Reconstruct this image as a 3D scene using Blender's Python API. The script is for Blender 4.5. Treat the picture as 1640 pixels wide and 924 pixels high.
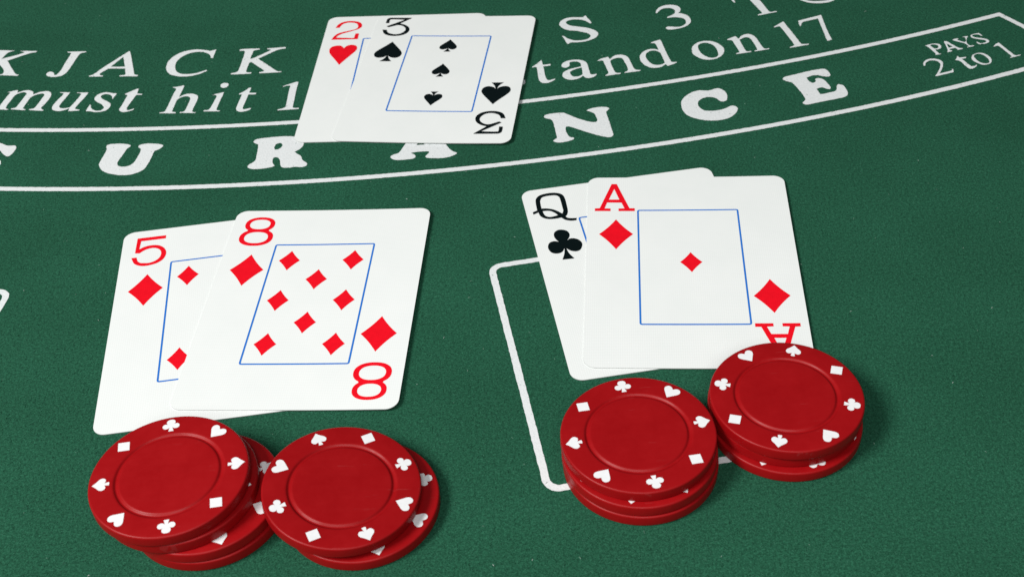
import bpy, math, random
from mathutils import Vector, Matrix, noise
from mathutils.geometry import delaunay_2d_cdt

# ------------------------------------------------------------------ scene, camera, light
MM = 0.001                      # all drawings below are in millimetres on the table top
scene = bpy.context.scene
for o in list(bpy.data.objects):
    bpy.data.objects.remove(o)
COL = scene.collection

cam_data = bpy.data.cameras.new('camera')
cam_data.sensor_width = 36.0
cam_data.sensor_fit = 'HORIZONTAL'
cam_data.lens = 1990.9 / 1640.0 * 36.0
cam_data.clip_start = 0.01
cam_data.clip_end = 20.0
cam_data.dof.use_dof = True
cam_data.dof.focus_distance = 0.365
cam_data.dof.aperture_fstop = 34.0
cam = bpy.data.objects.new('camera', cam_data)
COL.objects.link(cam)
cam_pitch, cam_roll = 0.71355, -0.066818
fw = Vector((0, math.cos(cam_pitch), -math.sin(cam_pitch)))
r0 = Vector((1, 0, 0))
u0 = r0.cross(fw)
rt = r0 * math.cos(cam_roll) + u0 * math.sin(cam_roll)
up = u0 * math.cos(cam_roll) - r0 * math.sin(cam_roll)
m = Matrix((rt, up, -fw)).transposed().to_4x4()
m.translation = Vector((0, 0, 242.995 * MM))
cam.matrix_world = m
scene.camera = cam

world = bpy.data.worlds.new('World')
scene.world = world
world.use_nodes = True
bg = world.node_tree.nodes['Background']
bg.inputs['Color'].default_value = (0.95, 1.0, 1.02, 1)
bg.inputs['Strength'].default_value = 0.09

def softbox(name, loc, target, sx, sy, watts, color):
    d = bpy.data.lights.new(name, 'AREA')
    d.shape = 'RECTANGLE'
    d.size, d.size_y = sx, sy
    d.energy = watts
    d.color = color
    o = bpy.data.objects.new(name, d)
    COL.objects.link(o)
    o.location = loc
    o.rotation_euler = (Vector(target) - Vector(loc)).to_track_quat('-Z', 'Y').to_euler()
    return o
softbox('studio_softbox', (-1.28, -0.34, 1.42), (0.0, 0.27, 0.0), 0.60, 0.60, 42.0, (1.0, 0.99, 0.97))
softbox('studio_fill', (0.0, -0.26, 0.56), (0.0, 0.27, 0.0), 0.30, 0.30, 2.3, (1.0, 1.0, 0.99))

vs = scene.view_settings
vs.view_transform = 'Standard'
vs.look = 'None'
vs.exposure = 0.0
vs.gamma = 1.0
vs.use_curve_mapping = False
scene.render.engine = 'CYCLES'
scene.render.resolution_x = 1024
scene.render.resolution_y = 576

# ------------------------------------------------------------------ outlines traced in mm
# Every outline is a string of "x,y" points; a point ending in "!" is a sharp corner,
# the others are joined by a smooth curve.  Letters are in table coordinates, card
# glyphs are centred on their own middle.
LETTERS = [
    ('K', '-191.4,445.1! -192.4,444.7 -193.9,443.8 -195.1,439.1! -187.1,443.1 -189.1,444.6! -182.0,443.6! -182.5,442.8 -184.4,442.4 -192.4,437.5! -187.9,429.3 -186.5,427.0 -184.9,425.8! -185.3,425.3! -194.1,426.9! -191.9,427.3 -191.4,428.6 -192.3,431.1 -195.1,435.4! -196.1,429.7 -195.9,428.4 -194.9,427.6! -194.7,426.9! -202.0,428.2! -200.2,428.7 -199.5,430.5 -198.2,441.1 -197.6,444.1 -198.5,445.5 -200.6,446.1! -200.8,446.9!'),
    ('J', '-169.6,441.4! -161.9,440.7! -161.9,440.0! -163.5,439.8 -164.3,438.2 -165.2,431.8 -166.1,425.9 -167.4,423.3 -169.4,422.6 -171.6,422.7 -173.5,423.8 -174.0,425.1 -173.5,426.5 -172.2,426.5 -171.2,425.4 -170.6,423.9 -169.8,424.1 -169.0,426.3 -168.5,432.3 -167.8,439.0 -167.9,440.1 -169.2,440.7!'),
    ('m', '-186.2,413.4! -184.4,414.0 -182.2,414.6! -182.1,412.5! -180.3,413.6 -178.5,414.0 -176.8,413.2 -175.8,412.1 -175.5,410.5! -173.7,411.8 -171.4,412.4 -169.7,411.9 -168.7,410.5 -168.4,407.8 -169.2,403.6 -170.1,400.4 -168.7,398.8! -169.2,398.5! -174.3,399.5! -174.4,400.1 -172.8,400.7 -172.4,401.5 -171.1,409.0 -171.1,410.1 -172.2,410.8 -173.7,410.5 -175.4,409.5! -176.1,407.9 -177.0,401.8 -176.9,401.0 -175.7,400.1! -176.1,399.7! -181.6,401.0! -181.6,401.5 -180.0,401.9 -179.6,403.2 -178.4,409.9 -178.2,411.5 -179.4,412.6 -180.9,412.3 -182.4,410.9 -183.2,407.0 -183.8,402.4 -183.5,401.8 -182.4,401.2! -182.8,400.8! -187.6,401.9! -187.7,402.4 -186.4,403.0 -186.4,404.1 -185.2,411.3 -184.9,413.0 -185.4,413.3!'),
    ('u', '-165.4,410.8! -161.5,410.3! -162.0,407.8 -163.4,401.8 -163.3,400.4 -162.5,399.5 -160.9,399.2 -159.2,399.6! -158.5,401.7 -156.9,408.3 -157.4,409.2 -158.8,409.4! -158.6,409.8! -154.4,409.3! -154.8,406.9 -156.7,400.4 -157.0,398.5 -155.0,397.4! -155.3,396.9! -159.2,397.0! -159.1,399.0! -160.9,397.9 -163.0,397.5 -165.0,398.4 -165.9,399.9 -165.9,401.8 -164.9,405.9 -163.8,409.2 -164.2,410.1 -165.3,410.4!'),
    ('A', '-144.3,438.7! -143.5,436.4 -139.5,421.9 -138.9,420.3 -137.6,419.7! -137.7,418.8! -144.7,419.7! -144.7,420.3 -142.7,420.6 -142.7,421.7 -143.6,425.3! -150.2,426.1! -152.7,422.7 -152.6,421.6 -151.2,421.0! -151.3,420.4! -156.7,421.0! -156.7,421.6 -155.3,422.4 -153.0,426.3 -144.8,438.2!', '-146.0,434.4! -143.9,426.7! -149.6,427.4!'),
    ('s', '-143.2,407.3! -144.1,403.3! -144.6,405.1 -145.2,406.3 -146.6,407.1 -147.8,407.3 -148.9,406.5 -148.8,405.3 -147.7,403.8 -145.5,401.8 -144.1,400.0 -144.0,398.0 -144.9,395.9 -146.8,395.1 -149.2,395.2 -150.9,395.9 -152.6,396.2! -151.9,400.7! -151.5,400.3! -151.2,398.6 -150.2,397.1 -148.5,396.0 -147.0,396.0 -146.2,397.2 -146.3,398.3 -147.4,400.1 -149.5,402.0 -150.9,403.9 -151.0,405.9 -149.8,407.9 -147.5,408.6 -145.5,407.9 -144.5,407.5!'),
    ('t', '-135.4,409.6! -135.4,406.2! -133.3,405.7! -133.5,405.1! -135.5,405.3! -136.5,401.0 -137.4,396.9 -137.3,395.5 -136.6,394.9 -135.5,395.3 -134.5,395.8! -134.8,394.9 -136.4,394.1 -138.2,393.8 -139.5,394.6 -140.1,395.9 -139.8,397.8 -138.8,405.5! -139.9,406.1! -139.9,406.5 -137.9,408.2 -136.0,409.7!'),
    ('C', '-109.6,435.3! -110.1,428.7! -110.8,429.0! -111.4,431.0 -112.6,432.7 -114.8,434.1 -117.8,434.4 -120.5,433.4 -122.9,430.7 -124.1,427.1 -123.9,423.5 -122.9,420.6 -121.0,418.6 -118.4,417.9 -115.3,418.2 -113.0,419.2 -111.3,420.2! -111.0,419.3! -113.4,417.6 -116.3,416.5 -119.4,416.3 -122.3,417.0 -125.1,418.8 -126.9,421.8 -127.5,425.1 -127.1,429.4 -124.9,433.4 -121.5,435.7 -117.4,436.3 -114.1,435.4 -111.9,434.5!'),
    ('h', '-122.6,408.9! -120.7,409.2 -118.2,409.9! -118.3,407.5 -119.0,401.5! -117.3,403.1 -115.3,403.6 -113.4,403.0 -111.9,401.6 -111.7,398.7 -112.2,394.4 -112.5,391.1! -112.1,390.7 -110.9,390.4! -111.3,389.9! -117.0,390.7! -116.9,391.1 -115.5,391.5 -115.1,392.8 -114.5,398.5 -114.5,400.5 -115.6,401.8 -117.1,401.8 -118.5,401.0 -119.4,399.7! -119.9,393.1 -119.9,391.9 -118.4,391.2! -118.6,390.6! -124.5,391.4! -124.4,391.8 -122.9,392.1 -122.4,393.7 -121.4,403.9 -120.9,407.5 -121.5,408.3!'),
    ('i', '-106.6,401.5! -104.8,402.3 -102.3,403.0! -102.5,401.0 -103.5,392.8 -103.5,391.0 -102.1,390.4! -102.3,389.9! -108.3,390.7! -108.2,391.3 -106.6,391.4 -106.0,392.5 -104.9,399.0 -104.7,400.8 -105.6,401.6!'),
    ('i dot', '-104.2,407.7 -104.0,409.1 -103.0,409.6 -101.8,409.3 -101.3,408.2 -101.5,406.8 -102.5,406.1 -103.6,406.3'),
    ('t', '-92.3,404.9! -92.7,401.5! -90.0,401.0! -90.2,400.0! -92.8,400.2! -93.6,394.3 -93.9,391.0 -93.4,390.2 -92.3,390.4 -90.8,390.9! -90.9,390.0 -92.4,389.0 -94.1,388.6 -95.5,389.2 -96.3,390.8 -96.2,392.4 -95.3,400.5! -96.5,400.8! -96.4,401.2 -94.6,402.8 -93.2,404.9!'),
    ('1', '-74.8,406.9! -75.1,400.9 -75.4,389.9 -75.2,389.0 -73.0,388.6! -73.2,388.0! -80.7,387.9! -80.8,388.5 -78.8,389.2 -78.1,390.2 -77.8,402.4 -77.6,404.2 -78.4,404.7 -80.5,403.9! -80.3,404.5 -77.9,405.8 -75.6,407.0!'),
    ('K', '-100.2,433.9! -98.4,434.2 -92.4,433.8! -92.2,433.0! -94.4,432.5 -94.7,431.3 -95.2,426.1! -93.7,426.9 -87.9,431.8 -88.0,432.4 -89.3,432.8! -89.4,433.4! -82.2,433.6! -82.0,432.6! -84.2,432.1 -85.4,431.6 -92.1,426.0! -84.5,416.6 -83.5,415.6 -81.9,415.4! -82.1,414.7! -90.5,415.0! -90.5,415.7 -88.8,416.3 -89.1,417.2 -94.6,423.9! -95.3,423.1! -95.7,417.2 -95.3,416.3 -93.6,416.0! -93.6,415.1! -101.4,415.5! -101.4,416.3 -99.4,416.9 -98.7,418.7 -97.9,431.7 -98.4,432.9 -100.0,432.9!'),
    ('S', '36.5,442.5! 36.7,441.3 38.0,437.5 38.1,436.2! 37.4,436.3! 36.1,438.2 34.3,439.5 32.2,440.1 30.3,440.0 28.7,439.2 28.2,438.1 28.6,436.8 29.9,435.4 32.4,434.3 35.3,433.2 37.7,431.7 39.4,429.8 40.0,428.0 39.6,426.2 38.3,424.5 36.1,423.1 33.9,422.4 31.4,422.2 28.9,422.4 27.8,421.3! 27.4,421.8! 26.6,425.2 25.9,427.9! 26.6,427.5 28.3,425.2 30.1,423.9 32.3,423.5 34.9,423.9 36.2,424.9 36.8,426.1 36.7,427.4 35.9,428.6 34.1,429.8 31.7,431.0 28.8,431.9 26.8,433.6 25.7,435.7 25.5,437.4 26.2,439.3 28.0,441.2 30.7,441.9 33.4,441.6 35.3,441.4! 36.1,442.5!'),
    ('3', '64.1,441.1! 64.5,442.6 65.9,445.0 68.1,446.4 70.7,446.7 72.8,445.9 74.0,444.2 74.1,442.3 73.6,440.7 72.7,439.6! 74.3,439.0 76.1,437.2 76.8,434.6 76.7,432.4 75.7,430.3 74.1,428.8 72.0,427.8 69.7,427.2 67.8,427.1 66.8,427.6 66.4,428.6 67.0,429.4 68.1,429.5 69.6,429.0 71.6,428.8 73.3,429.6 74.4,430.9 74.8,432.3 74.7,434.1 73.8,435.5 72.1,436.3 70.0,436.6 68.1,436.3! 68.3,437.2 70.1,438.3 71.4,439.7 71.8,441.2 71.6,442.7 70.7,443.8 69.3,444.3 67.4,444.0 65.8,442.7 64.5,440.5!'),
    ('T', '95.1,447.8! 94.9,451.5! 110.1,454.9! 110.6,451.4! 109.8,451.5 108.6,453.2 105.0,452.5 104.2,451.4 106.1,446.2 108.1,436.1 108.6,435.6 111.1,436.1! 110.8,435.3! 103.2,433.5! 103.4,434.3 105.1,435.0 105.0,436.3 102.4,446.7 101.5,451.1 100.4,451.6 97.3,450.2 96.4,448.8 96.4,445.1! 95.8,445.4!'),
    ('O', '121.8,444.0 123.7,442.0 125.7,440.6 128.4,440.0 131.3,440.0 133.5,440.7 135.5,442.1 137.1,444.9 137.5,449.1 136.0,453.7 132.3,456.7 127.9,456.7 123.9,454.8 121.7,451.4 121.1,447.2', '123.8,443.8 125.5,442.4 128.3,441.8 131.1,441.8 133.3,442.4 134.3,445.3 134.3,449.0 132.8,452.9 130.1,455.1 127.2,454.9 124.9,452.8 123.6,449.3 123.4,445.6'),
    ('1', '112.0,427.2! 112.8,422.6 113.9,416.6 114.7,411.5 115.1,409.9 115.8,409.7 117.8,409.7! 117.6,409.0! 110.2,407.6! 110.3,408.1 111.8,408.9 112.3,409.4 112.3,410.3 111.2,417.0 110.0,423.4 109.5,424.1 107.3,423.4! 107.5,423.9 109.5,425.6 111.6,427.4!'),
    ('7', '117.6,427.3! 127.3,430.7! 127.3,429.4 126.9,420.3 127.0,411.6! 125.1,410.8! 125.1,412.4 125.3,419.0 125.5,428.1! 119.5,426.3 118.7,425.4 117.7,423.1! 117.4,423.4!'),
    ('s', '9.4,397.9 9.9,397.5 10.0,396.4 9.7,394.9 8.8,394.3 8.1,395.1 8.4,396.9'),
    ('t', '16.9,410.8! 17.2,407.2! 20.0,407.6! 20.1,406.9! 19.7,406.5 17.3,406.1! 17.4,402.2 17.7,398.0 18.4,396.2 19.4,396.3 21.0,397.0! 21.0,396.5 19.5,395.0 17.9,394.3 16.3,394.6 15.4,395.7 15.0,397.6 14.8,404.8 14.5,406.0 13.1,406.0! 13.2,406.5 15.0,408.3 16.6,410.6!'),
    ('a', '24.1,405.7 24.5,407.2 26.1,408.8 28.1,409.4 30.1,409.4 32.1,408.6 33.4,407.1 33.8,404.7 34.2,398.5! 34.9,398.1 36.5,398.4! 36.4,397.7 35.4,396.5 33.7,395.8 32.4,396.1 31.5,397.7! 29.6,395.9 27.4,395.4 25.5,395.9 24.2,397.4 23.9,399.1 24.5,400.9 26.0,402.4 28.5,403.5 31.4,404.3! 31.2,406.6 30.6,407.6 29.2,408.2 27.6,408.0 27.1,407.3 27.1,405.9 26.6,404.7 25.3,404.2 24.4,404.7', '31.5,403.6! 31.4,398.7! 30.2,397.7 28.7,397.4 27.6,397.9 26.9,399.5 26.9,400.8 27.7,401.8 29.4,402.8'),
    ('n', '37.8,407.8! 39.2,408.9 42.0,409.9! 42.5,408.0! 44.2,410.3 46.1,410.9 47.9,410.5 49.3,408.7 49.9,405.7 50.5,401.3 51.2,399.5 53.0,399.0! 52.6,398.3! 46.9,397.7! 47.0,398.2 48.2,399.2 48.4,400.7 47.8,405.1 47.2,407.9 46.1,408.7 44.7,408.6 43.2,407.7 42.5,406.9! 42.6,404.0 43.3,399.6 43.8,398.2 45.5,397.9! 45.3,397.3! 39.7,396.5! 39.8,397.0 40.9,398.2 40.9,399.5 40.1,405.7 39.6,407.5 37.8,407.5!'),
    ('d', '58.9,417.9! 60.5,419.0 63.0,420.1! 63.3,418.5 64.0,410.6 64.9,403.8 65.3,403.1 67.0,403.0! 66.8,402.5 65.0,401.4 63.2,400.5! 62.7,402.0! 61.0,400.3 58.9,399.8 56.9,400.2 55.1,402.0 53.9,404.8 53.7,407.9 54.4,410.3 56.2,412.5 58.2,413.5 60.0,413.3 61.4,412.4! 61.2,415.1 60.8,417.2 60.4,417.7!', '61.7,410.4 60.7,411.8 59.2,412.4 57.5,411.7 56.4,410.2 56.0,408.1 56.5,405.3 57.7,402.7 59.4,401.7 61.2,401.9 62.5,403.0! 62.4,405.0'),
    ('o', '73.8,411.2 74.5,413.4 76.5,415.8 79.1,416.8 81.5,416.5 83.7,415.0 85.3,412.4 85.8,409.6 85.1,406.9 83.6,404.8 81.3,403.3 78.9,403.0 76.6,403.9 74.8,405.9 73.7,408.4', '76.4,412.8 76.9,414.3 78.3,415.4 80.1,415.3 81.6,414.3 82.8,412.0 83.2,408.7 83.0,406.0 82.1,404.6 80.5,404.2 79.0,404.8 77.5,406.7 76.5,409.6'),
    ('n', '88.1,416.7! 89.9,417.9 91.7,418.8! 92.5,416.8! 94.4,419.1 96.2,419.9 97.9,419.2 99.1,417.0 99.8,412.9 100.4,409.2 101.0,408.2 102.6,408.4! 102.4,407.7! 96.8,406.7! 96.9,407.2 98.0,407.8 98.0,409.2 97.5,413.6 97.0,416.3 95.9,417.5 94.5,417.2 92.8,416.0! 93.0,412.6 93.5,408.6 94.0,407.2 95.7,407.2! 95.4,406.5! 89.7,405.7! 89.9,406.3 91.1,406.9 91.1,408.1 90.3,413.4 89.8,416.0 88.1,416.4!'),
    ('P', '159.5,402.7! 160.7,403.0 162.1,403.6 163.8,403.7 165.1,403.0 165.4,401.7 164.8,400.3 163.5,399.5 162.4,399.5! 162.9,397.3 163.1,396.6 163.8,396.4! 163.5,396.0! 161.4,395.7! 161.7,396.3 161.7,397.3 160.6,401.3 160.3,402.1!', '161.7,402.8 163.2,403.1 164.2,402.4 164.3,401.3 163.6,400.3 162.3,400.2!'),
    ('A', '167.6,405.0! 168.4,404.8! 171.5,399.4 172.6,399.2! 172.4,398.6! 170.2,398.2! 170.5,398.6 170.0,399.7! 167.6,399.1! 167.7,398.3 168.4,398.1! 168.1,397.5! 166.4,397.0! 166.4,397.5 166.9,398.2 167.3,404.3!', '167.9,403.2! 169.4,400.6! 167.7,400.1!'),
    ('Y', '170.8,405.5! 171.6,406.1 173.1,406.3! 173.0,405.7 172.4,405.4 174.6,403.3! 175.2,403.7 175.9,406.0 175.7,406.8 175.1,406.9! 175.4,407.2 177.1,407.6! 177.0,407.0 176.4,406.2 175.3,403.0 175.7,400.8 177.2,400.6! 177.0,400.1! 174.3,399.4! 174.6,399.8 175.2,400.2 174.3,402.5 171.4,404.7!'),
    ('S', '181.8,409.3! 182.6,407.1! 182.2,407.0 181.3,408.2 179.9,408.4 179.0,407.8 178.9,406.8 180.3,405.9 182.0,405.2 183.4,404.3 183.7,402.8 182.8,401.8 181.2,401.2 180.2,401.4 179.7,401.0! 179.2,401.5 178.8,402.9! 179.3,402.8 180.0,401.9 181.1,401.8 182.3,402.4 182.7,403.2 182.1,404.0 180.4,404.8 178.6,405.9 178.1,407.0 178.9,408.3 180.3,408.9 181.4,408.9!'),
    ('2', '155.2,388.8! 155.4,390.4 156.5,392.1 158.3,393.2 160.2,393.2 161.8,392.3 162.5,390.6 162.0,388.4 160.8,385.8 159.0,382.9! 161.8,383.7 164.1,384.5 164.3,385.4! 164.8,385.3! 164.2,383.1! 163.9,383.1! 157.3,381.3! 157.3,381.7 159.3,384.7 160.6,387.2 161.3,389.4 161.0,391.0 159.8,392.0 158.2,392.1 156.7,391.1 155.9,389.6 155.8,388.9!'),
    ('t', '168.9,394.1! 169.4,392.8! 171.8,392.9! 171.6,392.3! 170.0,391.7! 170.9,388.6 171.8,386.4 173.0,386.5 173.8,387.2! 174.0,386.9! 173.3,386.0 171.8,384.8 170.6,384.9 169.8,386.7 168.7,390.7 167.5,391.1! 167.6,391.5 168.4,392.8!'),
    ('o', '173.7,392.4 174.8,394.1 176.5,395.0 178.2,395.0 179.6,393.7 180.3,391.5 180.2,389.7 179.2,387.7 177.6,386.9 176.0,386.9 174.6,388.3 173.5,390.3', '175.0,393.6 175.8,394.3 177.3,394.5 178.4,393.4 179.2,391.0 179.1,388.9 178.4,387.7 176.9,387.6 175.6,388.7 174.9,390.8 174.7,392.5'),
    ('1', '186.8,401.4! 187.3,399.3 188.9,393.6 189.7,391.8 191.6,392.0! 191.3,391.5! 187.1,390.2! 187.4,390.6 188.1,391.2 187.6,393.3 186.1,398.7 185.5,399.3 184.0,398.7! 184.2,399.2 185.8,400.9!'),
    ('big S', '-184.4,379.6 -181.2,379.1 -179.1,378.4 -176.3,376.6 -173.4,376.4! -172.7,374.8 -173.1,371.6 -174.0,369.8 -174.9,369.9 -177.0,372.0 -178.1,373.5 -180.9,375.1 -183.4,374.8 -182.9,372.7 -179.4,369.7 -176.6,367.7 -175.8,366.0 -176.0,364.1 -178.2,362.4 -182.8,362.9 -185.3,365.1 -185.8,368.5 -185.2,369.0 -182.7,365.5 -180.2,364.6 -179.4,365.8 -182.1,368.7 -186.0,371.8 -187.8,375.3 -187.2,378.6'),
    ('big U', '-139.7,372.6 -138.2,373.1 -134.8,372.9 -132.4,372.2 -131.2,371.2 -132.2,369.4 -133.0,365.6 -133.9,361.5 -133.5,359.5 -132.4,358.7 -130.5,358.4 -128.8,359.3 -127.8,361.7 -127.1,366.2 -127.2,368.8 -128.2,369.9 -128.0,371.2 -125.9,371.9 -122.8,371.5 -120.4,370.8 -119.5,369.8 -120.6,367.7 -122.0,366.9 -122.4,363.0 -123.3,357.4 -124.4,355.3 -127.0,353.7 -130.6,353.3 -134.5,354.4 -137.9,356.5 -139.8,359.3 -140.3,361.9 -139.8,365.7 -139.4,370.3 -139.9,371.5'),
    ('big R', '-87.3,368.5 -86.8,369.7 -85.4,370.2 -82.5,370.5 -79.7,370.7 -75.8,370.6 -72.9,369.9 -70.7,368.6 -69.5,366.4 -69.5,364.1 -70.3,362.4 -72.1,360.4! -71.0,359.1 -69.8,357.9 -69.0,355.2 -67.8,353.9 -67.2,352.7 -67.6,351.5 -69.2,351.0 -71.1,351.4 -73.1,351.2 -75.1,351.4 -76.2,352.5 -76.6,354.8 -77.1,356.8 -78.0,357.9 -79.1,357.8 -79.4,356.4 -79.1,354.4 -78.3,352.9! -79.7,352.1 -82.4,351.7 -85.2,351.7 -86.9,352.3 -87.7,353.3 -87.2,354.7 -86.0,355.9 -85.3,357.4 -85.3,361.0 -85.4,366.3 -86.0,367.0 -86.9,367.7', '-79.6,363.9 -79.3,365.6 -78.5,366.5 -77.3,366.4 -76.8,365.3 -77.1,363.8 -78.1,362.8 -79.1,362.7'),
    ('big A', '-33.1,362.0 -34.6,358.3 -35.8,355.7 -37.3,354.9 -38.5,353.9 -38.3,352.6 -37.0,351.6 -35.3,351.3 -32.5,351.4 -30.7,351.7 -30.0,352.4 -30.2,353.7 -30.9,354.5 -31.7,355.0! -30.4,355.4 -27.4,355.5 -25.5,355.3 -25.3,354.6 -26.1,353.4 -26.5,352.3 -25.9,351.5 -23.3,351.0 -20.5,350.8 -17.7,351.5 -16.1,352.6 -15.7,353.3 -17.0,354.3 -18.3,356.1 -19.6,359.2 -21.4,364.4 -23.3,367.7 -26.2,368.4 -28.1,368.3 -29.5,368.8 -30.9,366.6', '-29.7,359.7! -29.0,361.6 -28.1,363.9 -27.3,361.4 -27.0,359.6!'),
    ('big N', '15.4,371.8 15.8,373.0 17.8,373.7 20.7,373.9 22.4,373.8! 23.7,372.7 26.2,370.3 28.9,368.3 31.2,366.9 32.7,366.5 33.6,366.8 33.9,367.8 33.6,370.1 33.2,371.9 32.2,373.1 30.6,374.2! 31.3,374.8 33.4,375.6 35.9,375.9 38.0,375.5 38.8,374.6 38.4,373.8 37.5,372.5 37.7,368.9 38.2,362.7 38.5,358.3 38.2,357.3 37.2,356.6 35.7,356.9 33.6,358.0 30.0,360.3 26.5,362.9 24.2,364.6 22.9,364.9 22.4,363.9 22.5,361.5 23.0,359.1 23.7,358.2 24.8,357.8! 24.7,356.9 23.1,356.0 20.8,355.4 18.8,355.5 17.5,356.5! 18.0,357.2 19.0,358.3 18.8,361.3 18.6,365.7 18.1,369.2 17.2,370.4 15.7,371.1'),
    ('big C', '76.5,382.2 77.9,382.9 79.3,382.9 80.7,381.4 81.4,379.2 81.3,376.9 80.7,374.9 79.4,374.1 78.4,374.5 77.6,376.0 76.5,377.1 75.0,377.7 73.3,377.5 71.7,376.5 70.5,374.8 70.2,372.9 70.8,370.7 72.0,369.2 74.0,368.7 76.4,368.7 78.8,369.4 80.4,370.3 81.8,371.1 83.0,370.7 83.6,369.4 83.2,367.7 81.9,365.6 79.8,363.7 77.1,362.7 74.1,362.5 71.0,363.1 68.2,364.5 65.7,366.7 64.5,369.6 64.3,373.0 64.7,375.9 66.0,378.4 68.2,380.7 70.4,382.0 72.6,382.4 74.9,381.9'),
    ('big E', '103.1,386.5 103.9,387.5 106.3,388.3 110.6,389.6 114.8,390.8 117.9,391.3 119.4,391.2 120.3,389.7 120.5,386.7 119.6,385.9 117.7,386.4 116.0,387.3 113.8,387.2 111.7,386.1! 112.0,383.8 112.9,382.4 113.9,382.6 114.5,383.5 114.6,384.6 115.3,385.3 116.4,385.1 117.5,383.9 118.2,381.6 118.7,378.4 118.1,377.5 116.9,378.1 115.6,379.0 113.6,378.4! 113.8,376.3 114.1,374.8 115.2,374.7 117.4,375.3 119.3,375.8 120.4,376.9 121.1,379.4 121.9,380.3 123.3,379.5 123.8,376.9 123.8,374.3 122.9,372.5 121.6,371.7 117.9,370.8 112.9,369.7 108.8,368.7 107.3,368.7 106.7,369.7 108.0,371.7 108.2,373.4 107.5,377.4 106.0,383.3 105.4,383.9 103.7,385.1'),
]
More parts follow.
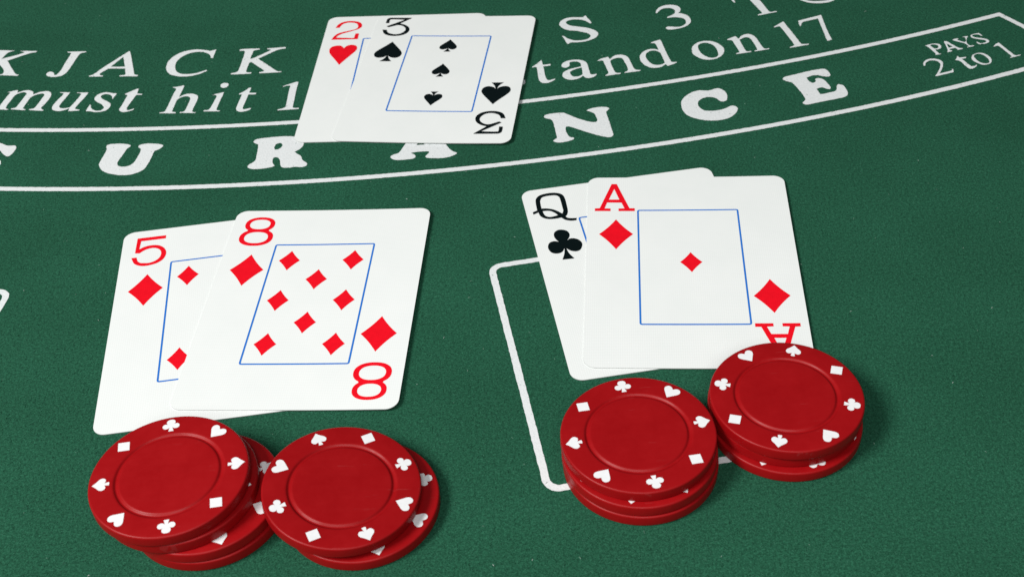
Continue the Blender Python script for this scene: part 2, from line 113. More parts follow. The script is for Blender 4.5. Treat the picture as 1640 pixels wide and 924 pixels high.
GLYPHS = {
    'five': ['-4.30,7.25! 4.75,7.23! 4.79,5.61! -3.01,5.59! -3.24,1.55! -1.63,2.55 0.66,2.90 2.71,2.43 4.36,1.08 5.31,-0.89 5.40,-2.92 4.67,-5.02 2.96,-6.54 0.73,-7.20 -1.24,-7.25 -2.80,-6.74 -4.29,-5.45 -5.40,-2.55! -3.76,-2.53! -3.24,-4.43 -2.31,-5.48 -0.91,-5.84 0.63,-5.95 2.39,-5.18 3.51,-3.79 3.85,-1.85 3.46,-0.26 2.36,0.93 0.94,1.39 -0.59,1.19 -1.77,0.54 -3.05,-0.59! -4.46,-0.30!'],
    'ace': ['-6.35,-5.81! -4.81,-5.70! -1.03,7.25! 0.64,7.23! 4.68,-5.77! 6.35,-5.78! 6.33,-7.25! 1.19,-7.22! 1.19,-5.91! 3.08,-5.81! 2.12,-2.79! -2.44,-2.75! -3.23,-5.81! -1.32,-5.89! -1.32,-7.20! -6.34,-7.17!', '-0.18,4.56! 1.45,-1.19! -1.88,-1.17!'],
    'queen': ['-6.60,-0.88! -5.04,-0.25! -4.80,4.03 -4.39,5.88 -3.17,7.35 -1.14,8.00 1.58,7.98 3.60,7.19 4.57,5.90 4.85,3.89 4.75,0.06 4.51,-2.84 3.99,-4.40 3.35,-5.18! 3.66,-5.99 4.88,-6.54 6.60,-6.83! 6.30,-8.00! 4.61,-7.85 3.15,-7.21 2.49,-6.57 1.88,-5.61! -0.00,-5.75 -2.08,-5.51 -3.64,-4.64 -4.57,-3.20 -4.83,-1.43! -6.56,-2.15!', '-3.49,0.47! -3.31,3.93 -2.98,5.14 -2.29,6.21 -0.86,6.63 0.77,6.63 2.34,6.29 3.10,5.35 3.26,3.37 3.17,-0.45 3.11,-2.12 2.55,-3.59! 1.27,-1.94 -0.09,-0.68 -1.81,0.12', '-3.37,-1.03! -2.04,-1.10 -0.80,-1.58 0.31,-2.78 1.01,-4.10! -0.27,-4.41 -1.87,-4.40 -2.91,-3.55 -3.27,-2.22'],
    'club': ['-0.41,-1.98! -1.56,-3.66 -3.17,-4.01 -4.63,-3.26 -5.35,-1.29 -5.15,0.44 -4.35,1.79 -2.94,2.16 -1.66,1.63 -1.39,1.20! -2.17,2.76 -2.53,4.68 -2.10,6.38 -0.81,7.40 0.76,7.20 1.99,6.26 2.42,4.67 2.08,3.18 1.05,1.65! 2.07,2.41 3.40,2.22 4.62,1.34 5.35,-0.44 5.07,-2.15 4.01,-3.86 2.62,-4.15 1.16,-3.44 0.13,-2.13! 0.53,-4.67 1.66,-7.40! -2.09,-7.24! -1.04,-4.69'],
    'spade': ['0.02,7.40! -1.08,5.50 -2.81,2.99 -4.54,0.46 -5.35,-1.38 -5.24,-2.97 -4.48,-4.32 -3.12,-4.83 -1.61,-4.47 -0.66,-3.75 -0.21,-2.82! -0.75,-5.13 -2.28,-7.40! 2.32,-7.26! 0.94,-5.08 0.31,-2.89! 0.92,-3.93 2.31,-4.67 3.61,-4.68 4.80,-3.81 5.35,-2.19 5.13,-0.60 4.08,1.41 2.15,4.27'],
    'three': ['4.83,6.95! 0.88,2.61! 2.84,1.72 4.52,0.23 5.40,-1.73 5.33,-3.98 4.09,-5.92 2.23,-6.94 -0.23,-7.25 -2.53,-6.74 -4.18,-5.45 -5.40,-2.44! -3.66,-2.51! -2.81,-4.50 -1.18,-5.56 0.35,-5.87 2.04,-5.45 3.35,-4.05 3.86,-2.24 3.40,-0.69 2.25,0.59 0.68,1.28 -0.53,1.06! -3.29,-0.50! -4.31,0.22! 2.20,5.63! -3.55,5.76 -3.80,4.75! -3.67,2.70! -5.08,2.83! -5.09,5.35 -4.85,6.45 -3.96,7.13! 4.79,7.25!'],
    'heart': ['-0.03,-7.40! -2.33,-3.25 -4.57,0.62 -5.29,2.78 -5.35,4.91 -4.46,6.53 -2.78,7.14 -1.43,6.97 -0.44,6.05 0.13,4.97! 0.83,6.45 2.04,7.33 3.36,7.40 4.65,6.70 5.35,4.99 5.17,3.11 3.78,0.13 1.66,-3.94'],
    'two': ['-5.05,2.10! -4.27,4.76 -2.69,6.57 -0.52,7.25 2.00,7.10 4.15,6.16 5.36,4.18 5.40,2.28 4.35,0.70 2.27,-0.59 0.17,-1.73 -1.92,-2.91 -3.28,-4.46 -3.67,-5.68! 3.43,-6.37! 3.66,-2.77! 5.05,-2.85! 5.09,-7.25! -5.40,-7.24! -4.79,-4.83 -3.52,-2.58 -1.66,-1.43 0.69,-0.50 3.03,0.54 3.96,2.13 3.68,4.04 2.90,5.28 1.23,5.95 -0.81,5.98 -2.48,4.89 -3.47,2.10!'],
}

# ------------------------------------------------------------------ outline helpers
def parse(s):
    out = []
    for w in s.split():
        k = w.endswith('!')
        x, y = w.rstrip('!').split(',')
        out.append((float(x), float(y), k))
    return out

def smooth(pts, n=5):
    """closed Catmull-Rom curve through pts, broken at the corners"""
    out = []
    N = len(pts)
    for i in range(N):
        p1, p2 = pts[i], pts[(i + 1) % N]
        p0 = p1 if p1[2] else pts[i - 1]
        p3 = p2 if p2[2] else pts[(i + 2) % N]
        if p1[2] and p2[2]:
            out.append((p1[0], p1[1]))
            continue
        d = math.hypot(p2[0] - p1[0], p2[1] - p1[1]) + 1e-9
        a = math.hypot(p1[0] - p0[0], p1[1] - p0[1])
        b = math.hypot(p3[0] - p2[0], p3[1] - p2[1])
        m1 = [0.0, 0.0]
        m2 = [0.0, 0.0]
        for c in (0, 1):
            m1[c] = (p2[c] - p0[c]) / (d + a) * d
            m2[c] = (p3[c] - p1[c]) / (d + b) * d
        for k in range(n):
            t = k / n
            h1 = 2*t**3 - 3*t**2 + 1
            h2 = t**3 - 2*t**2 + t
            h3 = -2*t**3 + 3*t**2
            h4 = t**3 - t**2
            out.append(tuple(h1*p1[c] + h2*m1[c] + h3*p2[c] + h4*m2[c] for c in (0, 1)))
    return out

def resample(loop, step):
    out = []
    N = len(loop)
    for i in range(N):
        a, b = loop[i], loop[(i + 1) % N]
        L = math.hypot(b[0] - a[0], b[1] - a[1])
        k = max(1, int(L / step))
        for j in range(k):
            t = j / k
            out.append((a[0] + (b[0] - a[0]) * t, a[1] + (b[1] - a[1]) * t))
    return out

def ragged(loop, amp, freq):
    """print soaked into cloth: a slightly uneven edge"""
    out = []
    for x, y in loop:
        n = noise.noise_vector(Vector((x * freq, y * freq, 3.7)))
        n2 = noise.noise_vector(Vector((x * freq * 3.1, y * freq * 3.1, 9.1)))
        out.append((x + amp * (n.x + .6 * n2.x), y + amp * (n.y + .6 * n2.y)))
    return out

def inside(loops, x, y):
    """even-odd rule, so counters stay open"""
    c = False
    for lp in loops:
        for i in range(len(lp)):
            (x1, y1), (x2, y2) = lp[i - 1], lp[i]
            if (y1 > y) != (y2 > y) and x < (x2 - x1) * (y - y1) / (y2 - y1) + x1:
                c = not c
    return c

def fill(loops, zfun, extra=()):
    """triangles inside the loops, holes left open"""
    co, edges = [], []
    for lp in loops:
        b = len(co)
        co += [Vector(p) for p in lp]
        edges += [(b + i, b + (i + 1) % len(lp)) for i in range(len(lp))]
    co += [Vector(p) for p in extra]
    v, e, f, *_ = delaunay_2d_cdt(co, edges, [], 1, 1e-5)
    if len(loops) > 1:
        f = [t for t in f if inside(loops, sum(v[i].x for i in t) / 3, sum(v[i].y for i in t) / 3)]
    V = [(p.x * MM, p.y * MM, zfun(p.x, p.y) * MM) for p in v]
    F = []
    for t in f:
        a, b, c = (v[t[0]], v[t[1]], v[t[2]])
        s = (b - a).cross(c - a)
        F.append(tuple(t) if s > 0 else tuple(reversed(t)))
    return V, F

def mesh(name, V, F, mat, smoothed=False):
    me = bpy.data.meshes.new(name)
    me.from_pydata(V, [], F)
    me.materials.append(mat)
    if smoothed:
        for p in me.polygons:
            p.use_smooth = True
    me.update()
    return me

def obj(name, me, parent=None, loc=None, rotz=None):
    o = bpy.data.objects.new(name, me)
    COL.objects.link(o)
    if parent is not None:
        o.parent = parent
    if loc is not None:
        o.location = loc
    if rotz is not None:
        o.rotation_euler = (0, 0, rotz)
    return o

def rounded_rect(w, h, r, n=8):
    out = []
    for cx, cy, a0 in ((w/2 - r, h/2 - r, 0), (-w/2 + r, h/2 - r, 90), (-w/2 + r, -h/2 + r, 180), (w/2 - r, -h/2 + r, 270)):
        for k in range(n + 1):
            a = math.radians(a0 + 90 * k / n)
            out.append((cx + r * math.cos(a), cy + r * math.sin(a)))
    return out

def xform(loop, s=(1, 1), rot=0.0, t=(0, 0)):
    c, q = math.cos(rot), math.sin(rot)
    return [(c*x*s[0] - q*y*s[1] + t[0], q*x*s[0] + c*y*s[1] + t[1]) for x, y in loop]

# ------------------------------------------------------------------ materials
class NT:
    def __init__(self, name):
        self.m = bpy.data.materials.new(name)
        self.m.use_nodes = True
        self.t = self.m.node_tree
        self.b = self.t.nodes['Principled BSDF']
        self.co = self.t.nodes.new('ShaderNodeTexCoord').outputs['Object']
    def n(self, kind, **kw):
        nd = self.t.nodes.new(kind)
        for k, v in kw.items():
            if k in nd.inputs:
                if hasattr(v, 'is_output'):
                    self.t.links.new(v, nd.inputs[k])
                else:
                    nd.inputs[k].default_value = v
            else:
                setattr(nd, k, v)
        return nd
    def noise(self, scale, detail=3.0, rough=0.6, vec=None):
        return self.n('ShaderNodeTexNoise', Vector=vec or self.co, Scale=scale, Detail=detail, Roughness=rough).outputs['Fac']
    def ramp(self, fac, stops):
        r = self.n('ShaderNodeValToRGB', Fac=fac)
        e = r.color_ramp.elements
        while len(e) < len(stops):
            e.new(0.5)
        for el, (p, c) in zip(e, stops):
            el.position = p
            el.color = (*c, 1) if len(c) == 3 else c
        return r.outputs['Color']
    def mix(self, fac, a, b, mode='MIX'):
        x = self.n('ShaderNodeMix', data_type='RGBA', blend_type=mode)
        for s, v in ((x.inputs[0], fac), (x.inputs[6], a), (x.inputs[7], b)):
            if hasattr(v, 'is_output'):
                self.t.links.new(v, s)
            else:
                s.default_value = v if not isinstance(v, tuple) or len(v) == 4 else (*v, 1)
        return x.outputs[2]
    def math(self, op, a, b=0.0):
        x = self.n('ShaderNodeMath', operation=op)
        for s, v in ((x.inputs[0], a), (x.inputs[1], b)):
            if hasattr(v, 'is_output'):
                self.t.links.new(v, s)
            else:
                s.default_value = v
        return x.outputs[0]
    def bump(self, h, dist, strength=1.0):
        x = self.n('ShaderNodeBump', Height=h, Distance=dist, Strength=strength)
        self.t.links.new(x.outputs['Normal'], self.b.inputs['Normal'])
    def set(self, **kw):
        for k, v in kw.items():
            k = k.replace('_', ' ')
            if hasattr(v, 'is_output'):
                self.t.links.new(v, self.b.inputs[k])
            else:
                self.b.inputs[k].default_value = v

def felt_material():
    t = NT('green felt')
    fine = t.noise(2400, 4, 0.7)
    mid = t.noise(1150, 3, 0.6)
    big = t.noise(24, 2, 0.5)
    c = t.ramp(fine, [(0.34, (0.0070, 0.050, 0.026)), (0.51, (0.0155, 0.091, 0.0500)), (0.68, (0.034, 0.140, 0.084))])
    c2 = t.ramp(mid, [(0.33, (0.72, 0.74, 0.74)), (0.67, (1.28, 1.26, 1.26))])
    c = t.mix(1.0, c, c2, 'MULTIPLY')
    c3 = t.ramp(big, [(0.3, (0.90, 0.91, 0.90)), (0.7, (1.09, 1.08, 1.09))])
    c = t.mix(1.0, c, c3, 'MULTIPLY')
    h = t.math('ADD', t.math('MULTIPLY', fine, 0.6), t.math('MULTIPLY', mid, 0.8))
    t.bump(h, 0.00022, 0.8)
    t.set(Base_Color=c, Roughness=0.95, Specular_IOR_Level=0.12)
    return t.m

def felt_print_material():
    t = NT('white print on felt')
    fine = t.noise(2400, 4, 0.7)
    mid = t.noise(1150, 3, 0.6)
    c = t.ramp(fine, [(0.25, (0.66, 0.69, 0.70)), (0.5, (0.76, 0.785, 0.79)), (0.75, (0.82, 0.835, 0.84))])
    c2 = t.ramp(mid, [(0.3, (0.93, 0.94, 0.94)), (0.7, (1.03, 1.03, 1.03))])
    c = t.mix(1.0, c, c2, 'MULTIPLY')
    h = t.math('ADD', t.math('MULTIPLY', fine, 0.6), t.math('MULTIPLY', mid, 0.8))
    t.bump(h, 0.00016, 0.7)
    t.set(Base_Color=c, Roughness=0.9, Specular_IOR_Level=0.15)
    return t.m

def card_bump(t, strength):
    """linen finish: two crossed sets of fine embossed lines"""
    sep = t.n('ShaderNodeSeparateXYZ', Vector=t.co)
    k = 2 * math.pi / 0.00062
    sx = t.math('SINE', t.math('MULTIPLY', sep.outputs['X'], k))
    sy = t.math('SINE', t.math('MULTIPLY', sep.outputs['Y'], k))
    h = t.math('ADD', sx, sy)
    h = t.math('ADD', h, t.math('MULTIPLY', t.noise(900, 2, 0.6), 1.5))
    t.bump(h, 0.000012, strength)

def card_material():
    t = NT('white card stock')
    c = t.ramp(t.noise(60, 3, 0.6), [(0.3, (0.83, 0.86, 0.845)), (0.7, (0.86, 0.885, 0.87))])
    card_bump(t, 0.32)
    t.set(Base_Color=c, Roughness=0.5, Specular_IOR_Level=0.35)
    return t.m

def edge_material():
    t = NT('cut card edge')
    c = t.ramp(t.noise(300, 2, 0.6), [(0.3, (0.40, 0.42, 0.41)), (0.7, (0.47, 0.485, 0.475))])
    t.set(Base_Color=c, Roughness=0.8, Specular_IOR_Level=0.1)
    return t.m

def ink_material(name, col, var=0.06):
    t = NT(name)
    lo = tuple(v * (1 - var) for v in col)
    hi = tuple(v * (1 + var) for v in col)
    c = t.ramp(t.noise(700, 3, 0.6), [(0.3, lo), (0.7, hi)])
    card_bump(t, 0.3)
    t.set(Base_Color=c, Roughness=0.55, Specular_IOR_Level=0.12)
    return t.m

def chip_material():
    t = NT('red chip plastic')
    grain = t.noise(2600, 3, 0.65)
    cloud = t.noise(150, 4, 0.65)
    c = t.ramp(cloud, [(0.3, (0.295, 0.0024, 0.0042)), (0.7, (0.335, 0.0033, 0.0054))])
    # scattered dust
    v = t.n('ShaderNodeTexVoronoi', Vector=t.co, Scale=330.0)
    pick = t.math('LESS_THAN', t.n('ShaderNodeSeparateColor', Color=v.outputs['Color']).outputs[0], 0.02)
    dot = t.math('LESS_THAN', v.outputs['Distance'], 0.055)
    c = t.mix(t.math('MULTIPLY', t.math('MULTIPLY', pick, dot), 0.55), c, (0.7, 0.5, 0.5))
    rnd = t.n('ShaderNodeObjectInfo').outputs['Random']
    c = t.mix(1.0, c, t.ramp(rnd, [(0.0, (0.94, 0.94, 0.94)), (1.0, (1.04, 1.04, 1.04))]), 'MULTIPLY')
    # rubbed streaks: stretched noise, each chip turned its own way
    mp = t.n('ShaderNodeMapping', Vector=t.co, Scale=(60.0, 900.0, 60.0))
    t.t.links.new(t.n('ShaderNodeCombineXYZ', Z=t.math('MULTIPLY', rnd, 6.28)).outputs[0], mp.inputs['Rotation'])
    streak = t.noise(1.0, 4, 0.7, mp.outputs['Vector'])
    scuff = t.math('MULTIPLY', t.math('GREATER_THAN', streak, 0.66), t.math('GREATER_THAN', t.noise(90, 2, 0.5), 0.55))
    c = t.mix(t.math('MULTIPLY', scuff, 0.06), c, (0.55, 0.18, 0.18))
    r = t.ramp(t.math('ADD', t.math('MULTIPLY', cloud, 0.7), t.math('MULTIPLY', streak, 0.3)), [(0.3, (0.34, 0.34, 0.34)), (0.7, (0.52, 0.52, 0.52))])
    t.bump(t.math('ADD', grain, t.math('MULTIPLY', cloud, 0.5)), 0.00003, 0.45)
    t.set(Base_Color=c, Roughness=r, Specular_IOR_Level=0.22)
    return t.m

def mark_material():
    t = NT('white chip print')
    c = t.ramp(t.noise(900, 3, 0.6), [(0.3, (0.80, 0.81, 0.82)), (0.7, (0.86, 0.87, 0.88))])
    t.bump(t.noise(2600, 3, 0.65), 0.00002, 0.3)
    t.set(Base_Color=c, Roughness=0.5, Specular_IOR_Level=0.3)
    return t.m

M_FELT = felt_material()
M_PRINT = felt_print_material()
M_CARD = card_material()
M_EDGE = edge_material()
M_RED = ink_material('red card ink', (0.83, 0.004, 0.015))
M_BLACK = ink_material('black card ink', (0.0010, 0.0050, 0.0058))
M_BLUE = ink_material('blue card ink', (0.022, 0.175, 0.60))
M_CHIP = chip_material()
M_MARK = mark_material()

# ------------------------------------------------------------------ felt-covered table top
felt = obj('table_felt', mesh('table_felt',
    [(-0.55, -0.05, 0), (0.55, -0.05, 0), (0.55, 0.85, 0), (-0.55, 0.85, 0),
     (-0.55, -0.05, -0.004), (0.55, -0.05, -0.004), (0.55, 0.85, -0.004), (-0.55, 0.85, -0.004)],
    [(0, 1, 2, 3), (7, 6, 5, 4), (0, 4, 5, 1), (1, 5, 6, 2), (2, 6, 7, 3), (3, 7, 4, 0)], M_FELT))
felt['kind'] = 'structure'
felt['label'] = 'green felt table top printed with white lines and lettering'

PRINT_Z = 0.07
PRINTED = []
def felt_print(name, loops):
    V, F = fill(loops, lambda x, y: PRINT_Z)
    PRINTED.append((min(p[0] for l in loops for p in l), min(p[1] for l in loops for p in l), max(p[0] for l in loops for p in l), max(p[1] for l in loops for p in l), loops))
    return obj(name, mesh(name, V, F, M_PRINT), felt)

letters = []
for ch, *loops in LETTERS:
    L = [ragged(resample(smooth(parse(s)), 0.5), 0.12, 1.3) for s in loops]
    if ch == 'i dot':
        letters[-1][1].extend(L)
    else:
        letters.append((ch, L))
for ch, L in letters:
    felt_print('printed_numeral' if ch.isdigit() else 'printed_letter', L)

def band(pts, w, closed=False):
    """outline(s) of a stripe of width w along a polyline"""
    N = len(pts)
    l, r = [], []
    for i in range(N):
        a = pts[i - 1] if (closed or i > 0) else pts[i]
        b = pts[(i + 1) % N] if (closed or i < N - 1) else pts[i]
        p = pts[i]
        d1 = Vector((p[0] - a[0], p[1] - a[1]))
        d2 = Vector((b[0] - p[0], b[1] - p[1]))
        if d1.length < 1e-9: d1 = d2
        if d2.length < 1e-9: d2 = d1
        d1.normalize(); d2.normalize()
        n = Vector((-d1.y - d2.y, d1.x + d2.x)).normalized()
        k = w / 2 / max(0.5, n.dot(Vector((-d1.y, d1.x))))
        l.append((p[0] + n.x * k, p[1] + n.y * k))
        r.append((p[0] - n.x * k, p[1] - n.y * k))
    if closed:
        return [l, r]
    return [l + r[::-1]]

def arc(c, R, x0, x1, n=130):
    out = []
    for i in range(n + 1):
        x = x0 + (x1 - x0) * i / n
        out.append((x, c[1] - math.sqrt(R * R - (x - c[0]) ** 2)))
    return out
ARCS = [((-67.2, 1198.5), 819.2), ((-60.35, 1149.16), 806.7)]
inner = arc(*ARCS[0], -330, 194.0)
outer = arc(*ARCS[1], -330, 212.0)
end = [(194.0 + (212.0 - 194.0) * t, inner[-1][1] + (outer[-1][1] - inner[-1][1]) * t) for t in (0.25, 0.5, 0.75)]
felt_print('printed_border_line', [ragged(resample(lp, 0.7), 0.14, 1.2) for lp in band(inner + end + outer[::-1], 2.25)])

def box_line(tl, w, h, rot):
    lp = xform(rounded_rect(w, h, 3.3), rot=rot)
    c, s = math.cos(rot), math.sin(rot)
    off = (tl[0] - (-c*w/2 - s*h/2), tl[1] - (-s*w/2 + c*h/2))
    lp = xform(resample(lp, 2.0), t=off)
    felt_print('printed_betting_box', [ragged(resample(b, 0.7), 0.14, 1.2) for b in band(lp, 2.05, True)])
box_line((-5.9, 291.4), 62.0, 89.5, math.radians(7.5))
box_line((-215.5, 304.0), 62.0, 87.6, math.radians(-8.5))

# ------------------------------------------------------------------ playing cards
def glyph(name):
    if name == 'eight':
        def ell(cy, rx, ry, a0, a1, n, e=2.25):
            o = []
            for k in range(n + 1):
                a = math.radians(a0 + (a1 - a0) * k / n)
                c, s = math.cos(a), math.sin(a)
                o.append((rx * math.copysign(abs(c) ** (2 / e), c), cy + ry * math.copysign(abs(s) ** (2 / e), s)))
            return o
        outer = ell(-3.1, 5.45, 4.15, 128, 412, 44) + ell(3.6, 4.85, 3.75, -47, 227, 44)
        return [outer, ell(-3.1, 3.8, 2.82, 0, 360, 40)[:-1], ell(3.65, 3.3, 2.48, 0, 360, 40)[:-1]]
    if name == 'diamond':
        a, b = 5.3, 7.45
        out = []
        V = [(a, 0), (0, b), (-a, 0), (0, -b)]
        for i in range(4):
            p, q = V[i], V[(i + 1) % 4]
            for k in range(10):
                t = k / 10
                s = 1 - 0.26 * t * (1 - t)
                out.append(((p[0] + (q[0] - p[0]) * t) * s, (p[1] + (q[1] - p[1]) * t) * s))
        return [out]
    return [smooth(parse(s)) for s in GLYPHS[name]]

CW, CH, CT = 63.5, 88.9, 0.25
def make_card(label, x, y, rot, z0, bend, rank, suit, ink, pips, dy=0.0, rank_scale=1.0):
    """bend(u, v): extra lift in mm at card position u, v"""
    ztop = lambda u, v: z0 + CT + bend(u, v)
    grid = [(-30 + 60 * i / 12, -43 + 86 * j / 14) for i in range(13) for j in range(15)]
    rim = resample(rounded_rect(CW, CH, 3.6, 10), 4.0)
    bev = xform(rim, s=((CW - 0.02) / CW, (CH - 0.02) / CH))
    grid = [g for g in grid if abs(g[0]) < CW/2 - 1.2 and abs(g[1]) < CH/2 - 1.2 and not (abs(g[0]) > 27 and abs(g[1]) > 40)]
    V, F = fill([bev], ztop, grid)
    nb = len(V)
    Vb = [(a, b, c - CT * MM) for a, b, c in V]
    Fb = [tuple(nb + i for i in reversed(f)) for f in F]
    V += Vb
    F += Fb
    # rounded cut edge between the faces
    rings = []
    for k, (sc, zz) in enumerate(((None, 0.0), (1.0, 0.02), (1.0, CT - 0.02), (None, CT))):
        lp = rim if sc else bev
        b0 = len(V)
        V += [(p[0] * MM, p[1] * MM, (ztop(*p) - zz) * MM) for p in lp]
        rings.append(b0)
    n = len(rim)
    nf = len(F)
    for a, b in zip(rings[:-1], rings[1:]):
        F += [(a + i, b + i, b + (i + 1) % n, a + (i + 1) % n) for i in range(n)]
    me = mesh('playing_card', V, F, M_CARD)
    me.materials.append(M_EDGE)
    for p in me.polygons[nf:]:
        p.material_index = 1
    card = obj('playing_card', me, None, (x * MM, y * MM, 0), rot)
    card['label'] = label
    card['category'] = 'playing card'
    zi = lambda u, v: ztop(u, v) + 0.03
    def ink_part(name, loops, mat, step=2.0):
        V, F = fill([resample(l, step) for l in loops], zi)
        obj(name, mesh(name, V, F, mat), card)
    for sgn in (1, -1):
        r = 0 if sgn > 0 else math.pi
        ink_part('rank_symbol', [xform(l, (rank_scale, rank_scale), r, (-23.0 * sgn, 33.6 * sgn + dy)) for l in glyph(rank)], ink)
        ink_part('suit_symbol', [xform(l, rot=r, t=(-22.6 * sgn, 14.6 * sgn + dy)) for l in glyph(suit)], ink)
    for px, py, flip in pips:
        ink_part('pip', [xform(l, (0.63, 0.63), math.pi if flip else 0, (px, py + dy)) for l in glyph(suit)], ink)
    fr = xform(rounded_rect(31.3, 53.4, 0.5, 3), t=(0, dy))
    ink_part('border_line', band(resample(fr, 2.5), 0.56, True), M_BLUE)
    return card

P8 = [(-10, 19, 0), (10, 19, 0), (0, 10, 0), (-10, .4, 0), (10, .4, 0), (0, -9.4, 1), (-10, -18.6, 1), (10, -18.6, 1)]
P5 = [(-10, 19, 0), (10, 19, 0), (0, 0, 0), (-10.4, -18.2, 1), (10.4, -18.2, 1)]
lift = lambda k, p=2.2: (lambda u, v: k * max(0.0, (u + 20) / 52) ** p)
flat = lambda u, v: 0.0
make_card('five of diamonds playing card lying partly under the eight of diamonds', -87.7, 278.6, 0.0913, 0.10, flat, 'five', 'diamond', M_RED, P5)
make_card('eight of diamonds playing card lying over the five of diamonds', -60.2, 280.3, -0.097, 0.36, lift(0.75), 'eight', 'diamond', M_RED, P8)
make_card('queen of clubs playing card lying mostly under the ace of diamonds', 41.3, 287.5, 0.1118, 0.10, flat, 'queen', 'club', M_BLACK, [])
make_card('ace of diamonds playing card lying over the queen of clubs', 54.4, 285.5, -0.106, 0.36, lift(0.6), 'ace', 'diamond', M_RED, [(0, 1.0, 0)])
make_card('two of hearts playing card lying partly under the three of spades', -38.1, 407.8, -0.0779, 0.10, flat, 'two', 'heart', M_RED, [(0, 19, 0), (0, -19, 1)])
make_card('three of spades playing card lying over the two of hearts', -21.6, 403.9, -0.160, 0.37, lift(0.9), 'three', 'spade', M_BLACK, [(0, 19.5, 0), (0, 1.4, 0), (0, -18.2, 1)], dy=2.0)

# ------------------------------------------------------------------ poker chips
CR, CTH = 19.6, 3.3
def chip_mesh():
    prof = [(0, CTH)]
    prof += [(9.0, CTH), (11.8, CTH), (12.05, CTH - 0.02), (12.25, CTH - 0.10), (12.42, CTH - 0.27), (12.6, CTH - 0.45), (12.9, CTH - 0.53),
             (13.15, CTH - 0.45), (13.32, CTH - 0.27), (13.5, CTH - 0.10), (13.72, CTH - 0.02), (14.05, CTH), (16.5, CTH)]
    r = 0.55
    for k in range(7):
        a = math.radians(90 - 90 * k / 6)
        prof.append((CR - r + r * math.cos(a), CTH - r + r * math.sin(a)))
    for k in range(7):
        a = math.radians(-90 * k / 6)
        prof.append((CR - r + r * math.cos(a), r + r * math.sin(a)))
    prof += [(14.2, 0), (13.65, 0.07), (13.1, 0.45), (12.55, 0.07), (12.0, 0)]
    n = 160
    V = [(0, 0, CTH * MM), (0, 0, 0)]
    F = []
    rows = []
    for rr, zz in prof[1:]:
        rows.append(len(V))
        V += [(rr * math.cos(2 * math.pi * i / n) * MM, rr * math.sin(2 * math.pi * i / n) * MM, zz * MM) for i in range(n)]
    F += [(0, rows[0] + i, rows[0] + (i + 1) % n) for i in range(n)]
    for a, b in zip(rows[:-1], rows[1:]):
        F += [(a + i, b + i, b + (i + 1) % n, a + (i + 1) % n) for i in range(n)]
    F += [(1, rows[-1] + (i + 1) % n, rows[-1] + i) for i in range(n)]
    return mesh('poker_chip', V, F, M_CHIP, True)
CHIP = chip_mesh()

def chip_mark(name):
    """a suit mark standing with its top towards the rim, drawn for a mark on the +y side"""
    if name == 'diamond':
        L = [[(2.15, 0), (0, 2.3), (-2.15, 0), (0, -2.3)]]
    elif name == 'heart':
        L = [smooth(parse("0,-2.3! 1.15,-1.0 2.2,0.3 2.35,1.2 1.75,2.0 0.85,2.0 0,1.25! -0.85,2.0 -1.75,2.0 -2.35,1.2 -2.2,0.3 -1.15,-1.0"))]
    elif name == 'spade':
        L = [smooth(parse("0,2.45! 0.95,1.35 1.95,0.35 2.1,-0.55 1.5,-1.25 0.75,-1.15 0.38,-0.95! 0.6,-2.15! 0,-2.25 -0.6,-2.15! -0.38,-0.95! -0.75,-1.15 -1.5,-1.25 -2.1,-0.55 -1.95,0.35 -0.95,1.35"))]
    else:
        L = [smooth(parse("0.38,-0.75! 0.9,-1.15 1.6,-1.2 2.2,-0.75 2.3,0.0 1.85,0.6 1.2,0.65 0.85,0.5! 1.15,0.95 1.1,1.7 0.6,2.2 0,2.3 -0.6,2.2 -1.1,1.7 -1.15,0.95 -0.85,0.5! -1.2,0.65 -1.85,0.6 -2.3,0.0 -2.2,-0.75 -1.6,-1.2 -0.9,-1.15 -0.38,-0.75! -0.72,-2.2! 0.72,-2.2!"))]
    L = [xform(l, (0.92, 0.9), 0, (0, 16.4)) for l in L]
    V, F = fill(L, lambda x, y: CTH + 0.035)
    return mesh(name + '_mark', V, F, M_MARK)
MARKS = [(n, chip_mark(n)) for n in ('club', 'heart', 'spade', 'diamond')]

def make_chip(label, x, y, z, club_angle, tilt=0.0):
    o = obj('poker_chip', CHIP, None, (x * MM, y * MM, z * MM))
    o.rotation_euler = (0, math.atan(tilt), 0)
    o['label'] = label
    o['category'] = 'poker chip'
    for k in range(8):
        nm, me = MARKS[k % 4]
        obj(nm + '_mark', me, o, (0, 0, 0), math.radians(club_angle - 45 * k - 90))
    return o

T = CTH + 0.02
# stack below the five of diamonds
make_chip('red poker chip at the bottom of the stack of four chips', -79.4, 204.3, 0.08, 70)
make_chip('red poker chip second from the bottom in the stack of four', -80.2, 204.3, 0.08 + T, 22.5)
make_chip('red poker chip third from the bottom in the stack of four', -85.5, 204.9, 0.08 + 2 * T, 82)
make_chip('red poker chip topmost on the stack of four chips', -87.06, 204.6, 0.08 + 3 * T, 97.3)
# leaning pair beside it
make_chip('red poker chip lying flat under the slightly tilted chip', -41.0, 201.3, 0.08, 16.5)
tl = 0.0975
make_chip('tilted red poker chip leaning on the four chip stack beside it', -45.35 - 0.0 * tl, 201.5, 5.29, 24.3, tl)
# stack of three on the betting box line
make_chip('red poker chip at the bottom of the stack on the box line', 29.6, 208.8, 0.12, 10)
make_chip('red poker chip in the middle of the stack on the box line', 29.3, 209.1, 0.12 + T, 32)
make_chip('red poker chip on top of the stack on the box line', 29.2, 210.9, 0.12 + 2 * T, 97.5)
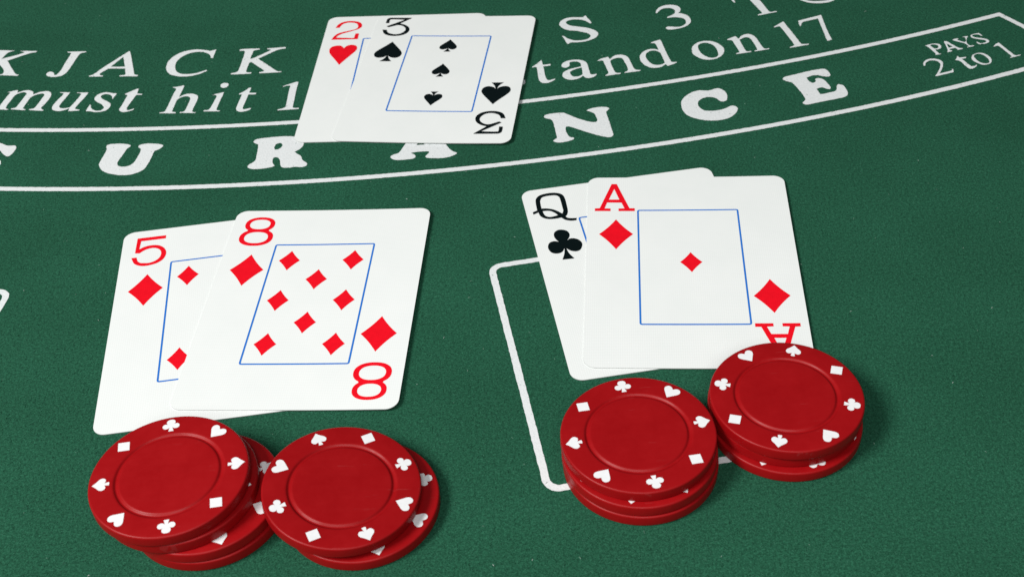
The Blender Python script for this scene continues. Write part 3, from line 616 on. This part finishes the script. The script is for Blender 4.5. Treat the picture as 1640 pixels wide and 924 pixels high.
# stack of three touching the ace
make_chip('red poker chip at the bottom of the stack against the ace', 68.55, 219.2, 0.12, -30)
make_chip('red poker chip in the middle of the stack against the ace', 68.4, 221.2, 0.12 + T, 5)
make_chip('red poker chip on top of the stack against the ace', 68.54, 220.5, 0.12 + 2 * T, 161.8)

# ------------------------------------------------------------------ nap and lint of the felt
rng = random.Random(7)
def strands(name, count, lengths, width, ztop, shades, seed, skip_print):
    """short curved fibres lying on the cloth, one joined mesh"""
    rg = random.Random(seed)
    V, F, S = [], [], []
    made = 0
    while made < count:
        y = rg.uniform(160, 500)
        half = 118 + (y - 165) * 0.32
        x = rg.uniform(-half - 10, half)
        if skip_print and rg.random() < 0.93:
            if any(abs(math.hypot(x - c[0], y - c[1]) - R) < 1.1 for c, R in ARCS):
                continue
            if any(a <= x <= c and b <= y <= d and c - a < 200 and inside(lp, x, y) for a, b, c, d, lp in PRINTED):
                continue
        made += 1
        a = rg.uniform(0, math.tau)
        L = rg.uniform(*lengths)
        w = rg.uniform(*width)
        cv = rg.uniform(-1.4, 1.4)
        zt = rg.uniform(*ztop)
        sh = rg.uniform(*shades)
        b = len(V)
        n = 2
        for i in range(n + 1):
            t = i / n
            ang = a + cv * (t - .5)
            px = x + math.cos(ang) * L * (t - .5)
            py = y + math.sin(ang) * L * (t - .5)
            z = 0.015 + zt * (math.sin(math.pi * t) * .8 + .2 * t)
            nx, ny = -math.sin(ang) * w / 2, math.cos(ang) * w / 2
            V += [((px + nx) * MM, (py + ny) * MM, z * MM), ((px - nx) * MM, (py - ny) * MM, z * MM), (px * MM, py * MM, (z + w * .5) * MM)]
            S += [sh] * 3
        for i in range(n):
            c = b + 3 * i
            F += [(c, c + 2, c + 5, c + 3), (c + 2, c + 1, c + 4, c + 5)]
    return V, F, S

def strand_object(name, data, stops):
    V, F, S = data
    t = NT(name)
    at = t.n('ShaderNodeAttribute', attribute_name='shade')
    t.set(Base_Color=t.ramp(at.outputs['Fac'], stops), Roughness=0.9, Specular_IOR_Level=0.1)
    me = mesh(name, V, F, t.m)
    me.attributes.new('shade', 'FLOAT', 'POINT').data.foreach_set('value', S)
    o = obj(name, me, felt)
    o['kind'] = 'stuff'

strand_object('felt_fibre', strands('felt_fibre', 70000, (0.35, 1.1), (0.05, 0.10), (0.02, 0.20), (0, 1), 11, True),
              [(0.0, (0.010, 0.062, 0.033)), (0.6, (0.020, 0.105, 0.060)), (1.0, (0.055, 0.185, 0.120))])
strand_object('lint', strands('lint', 240, (0.3, 0.8), (0.07, 0.14), (0.1, 0.25), (0, 1), 5, False),
              [(0.0, (0.10, 0.22, 0.16)), (0.6, (0.25, 0.38, 0.31)), (1.0, (0.62, 0.68, 0.65))])
